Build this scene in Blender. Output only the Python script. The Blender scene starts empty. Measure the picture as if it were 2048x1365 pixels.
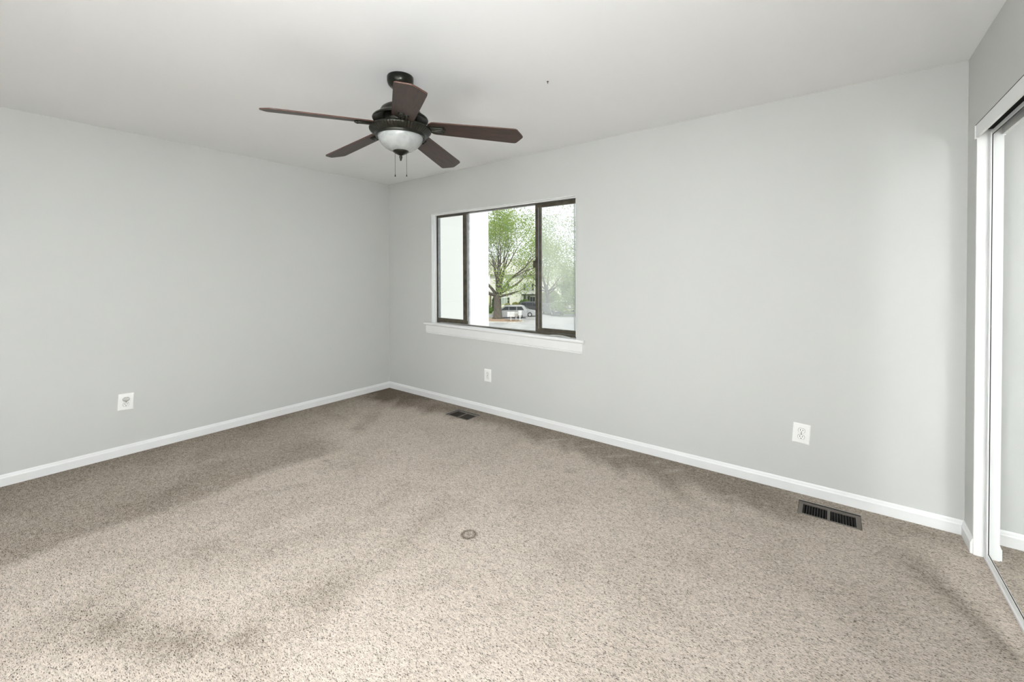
import bpy, math, random
from mathutils import Vector, Matrix, noise

PI = math.pi
scene = bpy.context.scene
COL = scene.collection
random.seed(7)

# ------------------------------------------------------------------ camera
YAW = 0.6519
cam_d = bpy.data.cameras.new('camera')
cam = bpy.data.objects.new('camera', cam_d)
COL.objects.link(cam)
cam_d.sensor_width = 36.0
cam_d.lens = 842.934 / 2048 * 36.0
cam_d.shift_y = -(682.5 - 560.84) / 2048
cam_d.clip_start = 0.05
cam_d.clip_end = 500
CAM = Vector((4.2503, -3.1326, 1.3493))
cam.matrix_world = (Matrix.Translation(CAM) @ Matrix.Rotation(YAW, 4, 'Z')
                    @ Matrix.Rotation(PI / 2 - 0.0119, 4, 'X') @ Matrix.Rotation(-0.0031, 4, 'Z'))
scene.camera = cam

# ------------------------------------------------------------------ light
scene.view_settings.view_transform = 'Standard'
scene.view_settings.look = 'None'
scene.view_settings.gamma = 1
scene.view_settings.use_curve_mapping = False
scene.view_settings.exposure = -0.04
cy = scene.cycles
cy.use_denoising = True
cy.sample_clamp_indirect = 0
cy.blur_glossy = 0.0
cy.max_bounces = 12
cy.diffuse_bounces = 6

world = bpy.data.worlds.new('sky')
scene.world = world
world.use_nodes = True
wn = world.node_tree
wn.nodes['Background'].inputs[0].default_value = (0.93, 0.97, 1.0, 1)
wn.nodes['Background'].inputs[1].default_value = 1.4

sun_d = bpy.data.lights.new('sun', 'SUN')
sun_d.energy = 3.2
sun_d.angle = math.radians(2)
sun_d.color = (1, 0.96, 0.9)
sun = bpy.data.objects.new('sun', sun_d)
COL.objects.link(sun)
sun.rotation_euler = Vector((0.55, -0.35, 1.0)).to_track_quat('Z', 'Y').to_euler()


def area(name, loc, target, sx, sy, power, color=(1, 1, 1), spread=180):
    d = bpy.data.lights.new(name, 'AREA')
    d.shape = 'RECTANGLE'
    d.size, d.size_y = sx, sy
    d.energy = power
    d.color = color
    d.spread = math.radians(spread)
    o = bpy.data.objects.new(name, d)
    COL.objects.link(o)
    o.location = loc
    o.rotation_euler = (Vector(loc) - Vector(target)).to_track_quat('Z', 'Y').to_euler()
    return o


# the photographer's flash units: one on the camera, one bounced off the ceiling behind it, one standing left of the camera
area('camera_flash', (4.42, -3.22, 1.66), (0.0, -2.1, 1.9), 0.34, 0.34, 40, (0.955, 0.985, 1.0))
area('bounced_flash', (3.6, -3.98, 1.5), (3.6, -4.03, 2.44), 0.4, 0.4, 148, (0.955, 0.985, 1.0), 130)
area('standing_flash', (3.72, -3.7, 1.24), (4.3, -0.3, 1.3), 0.30, 0.26, 22, (0.955, 0.985, 1.0))

# ------------------------------------------------------------------ materials
MATS = {}


def srgb(r, g, b):
    f = lambda c: (c / 255 / 12.92) if c / 255 <= 0.04045 else ((c / 255 + 0.055) / 1.055) ** 2.4
    return (f(r), f(g), f(b), 1)


def mat(name, col, rough=0.6, metal=0.0, var=0.0, vscale=4.0, bump=0.0, bscale=200.0, col2=None,
        stretch=None, spec=0.5, detail=4.0):
    """Principled material whose colour varies with a noise (procedural)."""
    if name in MATS:
        return MATS[name]
    m = bpy.data.materials.new(name)
    m.use_nodes = True
    nt = m.node_tree
    N, L = nt.nodes, nt.links
    p = N['Principled BSDF']
    p.inputs['Roughness'].default_value = rough
    p.inputs['Metallic'].default_value = metal
    p.inputs['Specular IOR Level'].default_value = spec
    c = tuple(col[:3]) + (1,)
    p.inputs['Base Color'].default_value = c
    if var or col2 or bump:
        tc = N.new('ShaderNodeTexCoord')
        mp = N.new('ShaderNodeMapping')
        L.new(tc.outputs['Object'], mp.inputs['Vector'])
        if stretch:
            mp.inputs['Scale'].default_value = stretch
    if var or col2:
        nz = N.new('ShaderNodeTexNoise')
        nz.inputs['Scale'].default_value = vscale
        nz.inputs['Detail'].default_value = detail
        L.new(mp.outputs[0], nz.inputs['Vector'])
        mx = N.new('ShaderNodeMix')
        mx.data_type = 'RGBA'
        a = c if col2 else tuple(x * (1 - var) for x in c[:3]) + (1,)
        b = tuple(col2[:3]) + (1,) if col2 else tuple(min(1, x * (1 + var)) for x in c[:3]) + (1,)
        mx.inputs[6].default_value = a
        mx.inputs[7].default_value = b
        rp = N.new('ShaderNodeMapRange')
        rp.inputs[1].default_value = 0.3
        rp.inputs[2].default_value = 0.7
        L.new(nz.outputs['Fac'], rp.inputs[0])
        L.new(rp.outputs[0], mx.inputs[0])
        L.new(mx.outputs[2], p.inputs['Base Color'])
    if bump:
        nb = N.new('ShaderNodeTexNoise')
        nb.inputs['Scale'].default_value = bscale
        nb.inputs['Detail'].default_value = 3
        L.new(mp.outputs[0], nb.inputs['Vector'])
        bp = N.new('ShaderNodeBump')
        bp.inputs['Strength'].default_value = bump
        bp.inputs['Distance'].default_value = 0.002
        L.new(nb.outputs['Fac'], bp.inputs['Height'])
        L.new(bp.outputs[0], p.inputs['Normal'])
    MATS[name] = m
    return m


WALL = mat('wall_paint', (0.56, 0.567, 0.553), 0.55, var=0.012, vscale=1.3, bump=0.05, bscale=260, spec=0.3)
CEIL = mat('ceiling_paint', (0.82, 0.825, 0.83), 0.75, var=0.01, vscale=1.1, bump=0.06, bscale=220, spec=0.2)
TRIM = mat('trim_paint', (0.75, 0.755, 0.75), 0.35, var=0.015, vscale=7)
WHITEMETAL = mat('white_enamel', (0.78, 0.79, 0.79), 0.3, var=0.01, vscale=9)
BLACK = mat('black_gap', (0.012, 0.012, 0.011), 0.8, var=0.2, vscale=30)
PLASTIC = mat('white_plastic', (0.85, 0.85, 0.83), 0.3, var=0.01, vscale=20)
SLOT = mat('slot_black', (0.015, 0.015, 0.015), 0.6, var=0.1, vscale=40)
BRONZE = mat('bronze_aluminium', (0.09, 0.079, 0.058), 0.42, 0.5, var=0.35, vscale=18)
ORB = mat('oiled_bronze', (0.026, 0.026, 0.020), 0.28, 0.7, var=0.35, vscale=25)
WOOD = mat('walnut_blade', (0.017, 0.011, 0.009), 0.42, col2=(0.062, 0.032, 0.021), vscale=9,
           stretch=(1.2, 14, 14), detail=6)
EDGE_HIGHLIGHT = mat('walnut_edge_highlight', (0.09, 0.042, 0.03), 0.4, var=0.2, vscale=30)  # reddish highlight on the blade edges, put into the colour
CHAIN = mat('chain_metal', (0.12, 0.11, 0.09), 0.4, 0.8, var=0.2, vscale=300)
REGISTER = mat('register_paint', (0.13, 0.112, 0.094), 0.5, 0.1, var=0.08, vscale=30)
LOUVER_SHADE = mat('louver_shade', (0.065, 0.057, 0.048), 0.5, 0.1, var=0.1, vscale=30)  # register paint darkened: shade on the slats put into the colour
GREYPLASTIC = mat('grey_plastic', (0.52, 0.53, 0.50), 0.35, var=0.03, vscale=60)


def glass_mat(name, veil, tint=(0.985, 0.99, 0.985)):
    m = bpy.data.materials.new(name)
    m.use_nodes = True
    nt = m.node_tree
    N, L = nt.nodes, nt.links
    N.remove(N['Principled BSDF'])
    out = N['Material Output']
    tr = N.new('ShaderNodeBsdfTransparent')
    tr.inputs[0].default_value = tint + (1,)
    gl = N.new('ShaderNodeBsdfGlossy')
    gl.inputs['Roughness'].default_value = 0.02
    mx = N.new('ShaderNodeMixShader')
    mx.inputs[0].default_value = 0.035
    L.new(tr.outputs[0], mx.inputs[1])
    L.new(gl.outputs[0], mx.inputs[2])
    last = mx
    if veil:
        tl = N.new('ShaderNodeBsdfTranslucent')
        tl.inputs[0].default_value = (0.95, 0.97, 0.95, 1)
        tc = N.new('ShaderNodeTexCoord')
        nz = N.new('ShaderNodeTexNoise')
        nz.inputs['Scale'].default_value = 5
        L.new(tc.outputs['Object'], nz.inputs['Vector'])
        mr = N.new('ShaderNodeMapRange')
        mr.inputs[3].default_value = veil * 0.85
        mr.inputs[4].default_value = veil * 1.15
        L.new(nz.outputs['Fac'], mr.inputs[0])
        m2 = N.new('ShaderNodeMixShader')
        L.new(mr.outputs[0], m2.inputs[0])
        L.new(mx.outputs[0], m2.inputs[1])
        L.new(tl.outputs[0], m2.inputs[2])
        last = m2
    L.new(last.outputs[0], out.inputs[0])
    return m


GLASS = glass_mat('clear_glass', 0.0)
DUSTY = glass_mat('dusty_glass', 0.05, (0.90, 0.915, 0.90))
HAZY = glass_mat('hazy_glass', 0.19)

MIRROR = mat('mirror_silver', (0.93, 0.945, 0.935), 0.0, 1.0)


def alabaster():
    m = bpy.data.materials.new('alabaster_glass')
    m.use_nodes = True
    nt = m.node_tree
    N, L = nt.nodes, nt.links
    p = N['Principled BSDF']
    p.inputs['Roughness'].default_value = 0.25
    tc = N.new('ShaderNodeTexCoord')
    nz = N.new('ShaderNodeTexNoise')
    nz.inputs['Scale'].default_value = 11
    nz.inputs['Detail'].default_value = 5
    nz.inputs['Distortion'].default_value = 1.6
    L.new(tc.outputs['Object'], nz.inputs['Vector'])
    cr = N.new('ShaderNodeValToRGB')
    cr.color_ramp.elements[0].position = 0.35
    cr.color_ramp.elements[0].color = (0.31, 0.325, 0.32, 1)
    cr.color_ramp.elements[1].position = 0.68
    cr.color_ramp.elements[1].color = (0.43, 0.44, 0.43, 1)
    L.new(nz.outputs['Fac'], cr.inputs[0])
    L.new(cr.outputs[0], p.inputs['Base Color'])
    p.inputs['Subsurface Weight'].default_value = 0.3
    p.inputs['Subsurface Radius'].default_value = (0.02, 0.02, 0.02)
    return m


ALAB = alabaster()


# ------------------------------------------------------------------ mesh helpers
class MB:
    def __init__(self):
        self.v, self.f, self.s = [], [], []

    def add(self, vs, fs, smooth=False):
        o = len(self.v)
        self.v += [tuple(v) for v in vs]
        self.f += [tuple(i + o for i in f) for f in fs]
        self.s += [smooth] * len(fs)
        return self

    def box(self, a, b):
        x0, x1 = sorted((a[0], b[0]))
        y0, y1 = sorted((a[1], b[1]))
        z0, z1 = sorted((a[2], b[2]))
        vs = [(x0, y0, z0), (x1, y0, z0), (x1, y1, z0), (x0, y1, z0), (x0, y0, z1), (x1, y0, z1), (x1, y1, z1), (x0, y1, z1)]
        return self.add(vs, [(0, 3, 2, 1), (4, 5, 6, 7), (0, 1, 5, 4), (1, 2, 6, 5), (2, 3, 7, 6), (3, 0, 4, 7)])

    def extrude(self, poly, axis, a, b, smooth=False):
        """poly: 2-D points; extruded along axis from a to b. axis 0: poly=(y,z), 1: (x,z), 2: (x,y)"""
        def P(p, t):
            return [(t, p[0], p[1]), (p[0], t, p[1]), (p[0], p[1], t)][axis]
        n = len(poly)
        vs = [P(p, a) for p in poly] + [P(p, b) for p in poly]
        fs = [tuple(range(n)), tuple(range(2 * n - 1, n - 1, -1))]
        self.add(vs, fs)
        o = len(self.v) - 2 * n
        for i in range(n):
            j = (i + 1) % n
            self.f.append((o + i, o + j, o + n + j, o + n + i))
            self.s.append(smooth)
        return self

    def lathe(self, prof, seg=48, c=(0, 0, 0), mod=None, smooth=True):
        vs, fs = [], []
        for k, (r, z) in enumerate(prof):
            for i in range(seg):
                a = 2 * PI * i / seg
                rr, zz = (r, z) if mod is None else mod(k, i, r, z)
                vs.append((c[0] + rr * math.cos(a), c[1] + rr * math.sin(a), c[2] + zz))
        for k in range(len(prof) - 1):
            for i in range(seg):
                j = (i + 1) % seg
                fs.append((k * seg + i, k * seg + j, (k + 1) * seg + j, (k + 1) * seg + i))
        return self.add(vs, fs, smooth)

    def tube(self, pts, rads, seg=8, cap=True, smooth=True):
        pts = [Vector(p) for p in pts]
        if not isinstance(rads, (list, tuple)):
            rads = [rads] * len(pts)
        vs, fs = [], []
        for i, p in enumerate(pts):
            d = (pts[min(i + 1, len(pts) - 1)] - pts[max(i - 1, 0)]).normalized()
            u = d.cross(Vector((0.13, 0.27, 0.95)))
            if u.length < 1e-3:
                u = d.cross(Vector((1, 0, 0)))
            u.normalize()
            w = d.cross(u)
            for k in range(seg):
                a = 2 * PI * k / seg
                vs.append(p + (u * math.cos(a) + w * math.sin(a)) * rads[i])
        for i in range(len(pts) - 1):
            for k in range(seg):
                j = (k + 1) % seg
                fs.append((i * seg + k, i * seg + j, (i + 1) * seg + j, (i + 1) * seg + k))
        self.add(vs, fs, smooth)
        if cap:
            o = len(self.v) - len(vs)
            self.f.append(tuple(o + k for k in range(seg - 1, -1, -1)))
            self.s.append(False)
            self.f.append(tuple(o + len(vs) - seg + k for k in range(seg)))
            self.s.append(False)
        return self

    def blob(self, c, r, seed=0, rough=0.2, seg=14, rings=9, flat=0.0):
        """uneven rounded mass"""
        vs, fs = [], []
        for j in range(rings + 1):
            t = PI * j / rings
            for i in range(seg):
                a = 2 * PI * i / seg
                d = Vector((math.sin(t) * math.cos(a), math.sin(t) * math.sin(a), math.cos(t)))
                k = 1 + rough * noise.noise(d * 2.3 + Vector((seed * 3.1, seed, seed * 1.7)))
                z = d.z * r[2] * k
                if flat and z < -flat * r[2]:
                    z = -flat * r[2]
                vs.append((c[0] + d.x * r[0] * k, c[1] + d.y * r[1] * k, c[2] + z))
        for j in range(rings):
            for i in range(seg):
                q = (i + 1) % seg
                fs.append((j * seg + i, (j + 1) * seg + i, (j + 1) * seg + q, j * seg + q))
        return self.add(vs, fs, True)

    def build(self, name, material, parent=None, loc=None, bevel=0, rot=None):
        me = bpy.data.meshes.new(name)
        me.from_pydata(self.v, [], self.f)
        me.polygons.foreach_set('use_smooth', self.s)
        me.materials.append(material)
        me.update()
        o = bpy.data.objects.new(name, me)
        COL.objects.link(o)
        if parent is not None:
            o.parent = parent
        if loc is not None:
            o.location = loc
        if rot is not None:
            o.rotation_euler = rot
        if bevel:
            b = o.modifiers.new('bevel', 'BEVEL')
            b.width = bevel
            b.segments = 2
            b.limit_method = 'ANGLE'
        return o


def tag(o, label, cat, group=None, kind=None):
    o['label'] = label
    o['category'] = cat
    if group:
        o['group'] = group
    if kind:
        o['kind'] = kind
    return o


def thing(name, label, cat, loc=(0, 0, 0), rotz=0.0, group=None, kind=None):
    o = bpy.data.objects.new(name, None)
    o.empty_display_size = 0.1
    COL.objects.link(o)
    o.location = loc
    o.rotation_euler = (0, 0, rotz)
    return tag(o, label, cat, group, kind)


def children(o):
    return [c for c in bpy.data.objects if c.parent == o]


def copy_tree(o, parent=None):
    c = o.copy()
    COL.objects.link(c)
    c.parent = parent
    for ch in children(o):
        copy_tree(ch, c)
    return c


# ------------------------------------------------------------------ room shell
H = 2.44
W = 4.793
D0 = -4.7          # wall behind the camera
BH = 0.0742        # baseboard height
BT = 0.013
WX0, WX1, WZ0, WZ1 = 0.752, 2.535, 0.828, 2.018   # window opening

# vents: holes in the carpet
VENTS = [(1.252, 1.547, -0.287, -0.103), (4.092, 4.377, -0.270, -0.094)]


def carpet():
    m = bpy.data.materials.new('beige_carpet')
    m.use_nodes = True
    nt = m.node_tree
    N, L = nt.nodes, nt.links
    p = N['Principled BSDF']
    p.inputs['Roughness'].default_value = 0.95
    p.inputs['Specular IOR Level'].default_value = 0.1
    tc = N.new('ShaderNodeTexCoord')

    def nz(scale, detail, dist=0.0, vec=None, rough=0.5):
        n = N.new('ShaderNodeTexNoise')
        n.inputs['Scale'].default_value = scale
        n.inputs['Detail'].default_value = detail
        n.inputs['Distortion'].default_value = dist
        n.inputs['Roughness'].default_value = rough
        L.new(vec or tc.outputs['Object'], n.inputs['Vector'])
        return n.outputs['Fac']

    def mth(op, a, b=None, clamp=False):
        n = N.new('ShaderNodeMath')
        n.operation = op
        n.use_clamp = clamp
        for i, x in enumerate((a, b)):
            if x is None:
                continue
            if isinstance(x, (int, float)):
                n.inputs[i].default_value = x
            else:
                L.new(x, n.inputs[i])
        return n.outputs[0]

    def rng(x, a, b, c=0.0, d=1.0):
        n = N.new('ShaderNodeMapRange')
        n.inputs[1].default_value = a
        n.inputs[2].default_value = b
        n.inputs[3].default_value = c
        n.inputs[4].default_value = d
        L.new(x, n.inputs[0])
        return n.outputs[0]

    def mixc(f, a, b):
        n = N.new('ShaderNodeMix')
        n.data_type = 'RGBA'
        for i, x in ((0, f), (6, a), (7, b)):
            if isinstance(x, tuple):
                n.inputs[i].default_value = x
            else:
                L.new(x, n.inputs[i])
        return n.outputs[2]

    # pile lies over diagonally: stretch the tuft noise along a drifting direction
    mp = N.new('ShaderNodeMapping')
    mp.inputs['Rotation'].default_value = (0, 0, math.radians(-35))
    mp.inputs['Scale'].default_value = (0.50, 1.32, 1)
    L.new(tc.outputs['Object'], mp.inputs['Vector'])
    tuft = nz(215, 4, 0.5, mp.outputs[0], 0.72)
    tuft2 = nz(420, 2, 0.3)
    clump = nz(38, 3, 0.4, mp.outputs[0], 0.6)
    patch = nz(2.6, 5, 0.4, None, 0.6)
    patch2 = nz(9.0, 4, 0.3, None, 0.6)
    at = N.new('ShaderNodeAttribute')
    at.attribute_name = 'soil_and_light'
    soil_and_light0 = at.outputs['Fac']
    # soil: laid-down pattern with painted shade and light + patchiness
    s = mth('ADD', soil_and_light0, mth('MULTIPLY', rng(patch, 0.46, 0.72), 0.18))
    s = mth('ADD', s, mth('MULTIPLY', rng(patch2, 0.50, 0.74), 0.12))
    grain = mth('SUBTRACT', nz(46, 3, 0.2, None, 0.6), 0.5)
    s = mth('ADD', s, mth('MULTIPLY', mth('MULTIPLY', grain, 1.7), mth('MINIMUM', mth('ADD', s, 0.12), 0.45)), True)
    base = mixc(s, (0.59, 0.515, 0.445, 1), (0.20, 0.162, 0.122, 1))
    # dark gaps between the tufts, a little more of them where the pile is darker
    thr = mth('ADD', mth('SUBTRACT', tuft, mth('MULTIPLY', s, 0.04)), mth('MULTIPLY', mth('SUBTRACT', clump, 0.5), 0.16))
    gap = rng(thr, 0.385, 0.475, 0.95, 0.0)
    gapc = mixc(gap, base, (0.075, 0.06, 0.045, 1))
    lift = mth('MULTIPLY', rng(tuft2, 0.32, 0.70, 0.82, 1.16), rng(nz(88, 3, 0.5, mp.outputs[0], 0.65), 0.36, 0.62, 0.80, 1.14))
    n = N.new('ShaderNodeMix')
    n.data_type = 'RGBA'
    n.blend_type = 'MULTIPLY'
    n.inputs[0].default_value = 1
    L.new(gapc, n.inputs[6])
    cmb = N.new('ShaderNodeCombineColor')
    for i in range(3):
        L.new(lift, cmb.inputs[i])
    L.new(cmb.outputs[0], n.inputs[7])
    L.new(n.outputs[2], p.inputs['Base Color'])
    hgt = mth('ADD', mth('MULTIPLY', rng(tuft, 0.3, 0.6), 1.0), mth('MULTIPLY', tuft2, 0.5))
    bp = N.new('ShaderNodeBump')
    bp.inputs['Strength'].default_value = 0.55
    bp.inputs['Distance'].default_value = 0.004
    L.new(hgt, bp.inputs['Height'])
    L.new(bp.outputs[0], p.inputs['Normal'])
    return m


def gauss(x, y, cx, cy, rx, ry, ang=0.0):
    c, s = math.cos(ang), math.sin(ang)
    u = ((x - cx) * c + (y - cy) * s) / rx
    w = (-(x - cx) * s + (y - cy) * c) / ry
    return math.exp(-(u * u + w * w))


def sstep(a, b, x):
    t = max(0.0, min(1.0, (x - a) / (b - a)))
    return t * t * (3 - 2 * t)


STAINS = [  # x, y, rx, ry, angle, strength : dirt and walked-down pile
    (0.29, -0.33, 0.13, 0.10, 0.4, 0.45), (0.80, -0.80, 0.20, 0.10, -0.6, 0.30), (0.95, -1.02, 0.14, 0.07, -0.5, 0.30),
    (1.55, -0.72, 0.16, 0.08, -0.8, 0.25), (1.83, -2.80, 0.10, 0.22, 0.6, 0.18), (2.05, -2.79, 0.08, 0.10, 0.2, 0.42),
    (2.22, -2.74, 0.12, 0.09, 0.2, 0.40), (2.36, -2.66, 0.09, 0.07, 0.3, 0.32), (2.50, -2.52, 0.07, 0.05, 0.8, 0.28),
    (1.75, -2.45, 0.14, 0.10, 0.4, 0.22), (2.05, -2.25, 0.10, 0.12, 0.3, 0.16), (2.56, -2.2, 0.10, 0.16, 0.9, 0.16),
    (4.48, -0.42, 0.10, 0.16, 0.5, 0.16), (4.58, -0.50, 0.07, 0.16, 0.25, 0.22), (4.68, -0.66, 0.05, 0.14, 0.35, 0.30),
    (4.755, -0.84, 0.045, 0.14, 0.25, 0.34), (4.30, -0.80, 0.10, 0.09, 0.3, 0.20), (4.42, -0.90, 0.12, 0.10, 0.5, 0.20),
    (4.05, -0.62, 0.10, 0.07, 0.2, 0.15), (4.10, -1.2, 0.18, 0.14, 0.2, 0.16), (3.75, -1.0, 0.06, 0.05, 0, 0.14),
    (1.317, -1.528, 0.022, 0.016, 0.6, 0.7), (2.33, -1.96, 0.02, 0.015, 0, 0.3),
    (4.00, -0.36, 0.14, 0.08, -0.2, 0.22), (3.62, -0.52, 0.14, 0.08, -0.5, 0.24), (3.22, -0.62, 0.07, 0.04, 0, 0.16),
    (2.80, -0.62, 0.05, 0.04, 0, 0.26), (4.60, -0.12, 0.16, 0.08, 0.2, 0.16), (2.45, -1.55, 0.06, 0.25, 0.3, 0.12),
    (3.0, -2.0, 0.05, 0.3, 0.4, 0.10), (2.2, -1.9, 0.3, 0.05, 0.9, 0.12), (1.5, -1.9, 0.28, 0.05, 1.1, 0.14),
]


def soil_and_light(x, y):
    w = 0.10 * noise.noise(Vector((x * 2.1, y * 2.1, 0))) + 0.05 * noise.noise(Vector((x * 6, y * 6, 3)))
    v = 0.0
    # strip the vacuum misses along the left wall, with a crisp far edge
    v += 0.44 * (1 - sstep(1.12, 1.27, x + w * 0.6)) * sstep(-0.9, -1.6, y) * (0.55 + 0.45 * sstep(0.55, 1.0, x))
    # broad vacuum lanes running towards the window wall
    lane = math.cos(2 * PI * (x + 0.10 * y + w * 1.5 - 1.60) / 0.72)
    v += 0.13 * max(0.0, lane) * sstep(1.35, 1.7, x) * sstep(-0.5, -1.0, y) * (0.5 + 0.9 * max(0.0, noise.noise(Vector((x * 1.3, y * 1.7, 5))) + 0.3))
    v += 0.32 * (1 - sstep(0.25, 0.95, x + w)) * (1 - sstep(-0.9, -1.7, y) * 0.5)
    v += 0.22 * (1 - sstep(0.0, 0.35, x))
    # band of soil and painted sill shade under the window wall, edge broken by vacuum strokes
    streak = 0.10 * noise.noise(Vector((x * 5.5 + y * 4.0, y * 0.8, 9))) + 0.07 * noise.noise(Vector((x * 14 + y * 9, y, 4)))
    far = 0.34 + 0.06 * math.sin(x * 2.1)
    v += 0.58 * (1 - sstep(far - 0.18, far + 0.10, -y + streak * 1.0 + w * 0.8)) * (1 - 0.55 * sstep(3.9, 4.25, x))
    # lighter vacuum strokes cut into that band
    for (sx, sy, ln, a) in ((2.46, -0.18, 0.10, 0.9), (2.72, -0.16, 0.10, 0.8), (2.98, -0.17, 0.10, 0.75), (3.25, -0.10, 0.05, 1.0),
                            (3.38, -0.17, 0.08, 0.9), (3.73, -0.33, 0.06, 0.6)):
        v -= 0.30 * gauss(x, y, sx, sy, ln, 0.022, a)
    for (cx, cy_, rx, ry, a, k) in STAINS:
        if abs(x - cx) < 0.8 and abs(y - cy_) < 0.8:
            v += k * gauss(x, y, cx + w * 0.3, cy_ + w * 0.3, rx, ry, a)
    # bright patches: cleaned pile and painted-in light
    v -= 0.30 * gauss(x, y, 1.40, -0.95, 0.55, 0.35, 0.4)  # clean pile, with the window's daylight painted in
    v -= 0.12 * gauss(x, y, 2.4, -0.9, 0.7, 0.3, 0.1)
    v -= 0.16 * gauss(x, y, 4.1, -1.0, 0.7, 0.5, 0.2)  # light off the mirror door, painted as paler carpet
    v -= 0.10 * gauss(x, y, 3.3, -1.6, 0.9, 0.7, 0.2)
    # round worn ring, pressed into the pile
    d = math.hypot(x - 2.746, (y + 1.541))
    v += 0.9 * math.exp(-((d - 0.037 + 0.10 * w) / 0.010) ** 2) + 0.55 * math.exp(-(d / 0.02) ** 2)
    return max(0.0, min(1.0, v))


def build_floor():
    def axis(a, b, step, must):
        xs = [a + i * step for i in range(int((b - a) / step) + 1)] + [b]
        xs = [x for x in xs if all(abs(x - q) > step * 0.3 for q in must)] + list(must)
        return sorted(set(xs))
    hx = [q for v in VENTS for q in v[:2]]
    hy = [q for v in VENTS for q in v[2:]]
    xs = axis(-0.02, 5.55, 0.018, hx + [2.690 + 0.005 * i for i in range(23)])
    ys = axis(D0, 0.0, 0.018, hy + [-1.597 + 0.005 * i for i in range(23)])
    nx, ny = len(xs), len(ys)
    vs = [(x, y, 0.0) for y in ys for x in xs]
    fs = []
    for j in range(ny - 1):
        for i in range(nx - 1):
            mx, my = (xs[i] + xs[i + 1]) / 2, (ys[j] + ys[j + 1]) / 2
            if any(v[0] < mx < v[1] and v[2] < my < v[3] for v in VENTS):
                continue
            fs.append((j * nx + i, j * nx + i + 1, (j + 1) * nx + i + 1, (j + 1) * nx + i))
    me = bpy.data.meshes.new('floor')
    me.from_pydata(vs, [], fs)
    at = me.attributes.new('soil_and_light', 'FLOAT', 'POINT')
    at.data.foreach_set('value', [soil_and_light(v[0], v[1]) for v in vs])
    me.materials.append(carpet())
    me.update()
    o = bpy.data.objects.new('floor', me)
    COL.objects.link(o)
    tag(o, 'beige wall-to-wall carpet, soiled along the walls, with sill shade painted in', 'carpet', kind='structure')


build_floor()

mb = MB().box((-0.25, D0 - 0.2, H), (5.7, 0.25, H + 0.2))
tag(mb.build('ceiling', CEIL), 'plain off-white ceiling the fan hangs from', 'ceiling', kind='structure')

mb = MB().box((-0.2, D0, -0.2), (0, 0.2, H))
tag(mb.build('wall_left', WALL), 'pale grey wall without a window', 'wall', kind='structure')

# window wall, four pieces round the opening
T = 0.125
mb = MB()
mb.box((0, 0, -0.2), (WX0, T, H)).box((WX1, 0, -0.2), (5.6, T, H))
mb.box((WX0, 0, -0.2), (WX1, T, WZ0 - 0.02)).box((WX0, 0, WZ1), (WX1, T, H))
tag(mb.build('wall_back', WALL), 'pale grey wall with the sliding window', 'wall', kind='structure')

# right wall: short return beside the closet, header above it, the rest beyond the closet
CY0, CY1, CZ = -0.19, -2.62, 2.055
mb = MB()
mb.box((W, CY0, -0.2), (W + 0.12, 0, H))
mb.box((W, CY1, CZ), (W + 0.12, CY0, H))
mb.box((W, D0, -0.2), (W + 0.12, CY1, H))
tag(mb.build('wall_right', WALL), 'pale grey wall around the mirrored closet', 'wall', kind='structure')
mb = MB().box((5.5, D0, -0.2), (5.62, 0.0, H))
tag(mb.build('wall_closet', WALL), 'wall at the back of the closet', 'wall', kind='structure')
mb = MB().box((-0.2, D0 - 0.15, -0.2), (5.62, D0, H))
tag(mb.build('wall_front', WALL), 'pale grey wall behind the camera', 'wall', kind='structure')


def base_profile():
    return [(0, 0), (BT, 0), (BT, 0.052), (BT * 0.72, 0.058), (BT * 0.55, 0.068), (BT * 0.25, BH), (0, BH)]


def baseboard(name, label, kind_axis, a, b, at, sgn):
    mb = MB()
    if kind_axis == 'x':     # runs along x on the plane y=at, sticking out to -y
        mb.extrude([(at - d, z) for d, z in base_profile()], 0, a, b)
    else:
        mb.extrude([(at + sgn * d, z) for d, z in base_profile()], 1, a, b)
    o = mb.build(name, TRIM)
    return tag(o, label, 'baseboard', kind='structure')


baseboard('baseboard_back', 'white baseboard under the window', 'x', 0.0, W, 0.0, -1)
baseboard('baseboard_left', 'white baseboard along the windowless wall', 'y', D0, -BT * 0.2, 0.0, 1)
baseboard('baseboard_right', 'short white baseboard piece ending at the mirrored closet', 'y', CY0 + 0.004, -BT * 0.2, W, -1)

# ------------------------------------------------------------------ closet with mirrored sliding doors
JX = 4.822
mb = MB()
mb.box((W - 0.002, CY0 - 0.006, 0.0), (JX, CY0, CZ))
mb.box((JX, CY0 - 0.003, 0.0), (W + 0.12, CY0, CZ))
mb.box((W - 0.004, CY0 - 0.004, 0.0), (W, CY0 + 0.006, CZ))
tag(mb.build('trim_1', TRIM), 'white jamb strip beside the mirrored closet door', 'trim', kind='structure')

mb = MB()   # fascia of the top track, then the track channel above the doors
mb.box((W - 0.008, CY1, 1.996), (W + 0.002, CY0 + 0.006, CZ))
mb.box((W - 0.010, CY0 + 0.002, 1.992), (W - 0.002, CY0 + 0.014, CZ + 0.001))
tr2 = mb.build('trim_2', WHITEMETAL)
tag(tr2, 'white metal fascia over the mirrored closet door', 'trim', kind='structure')
MB().box((W - 0.0088, CY1, CZ), (W + 0.004, CY0 + 0.004, CZ + 0.0022)).build('shadow_gap', BLACK, tr2)
MB().box((W + 0.012, CY1, 2.028), (W + 0.11, CY0 - 0.002, 2.052)).build('track_channel', BLACK, tr2)

mb = MB()
mb.box((4.823, CY1, 0.0), (4.90, CY0 - 0.008, 0.010))
tag(mb.build('trim_3', WHITEMETAL), 'white floor track of the mirrored closet door', 'trim', kind='structure')


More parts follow.
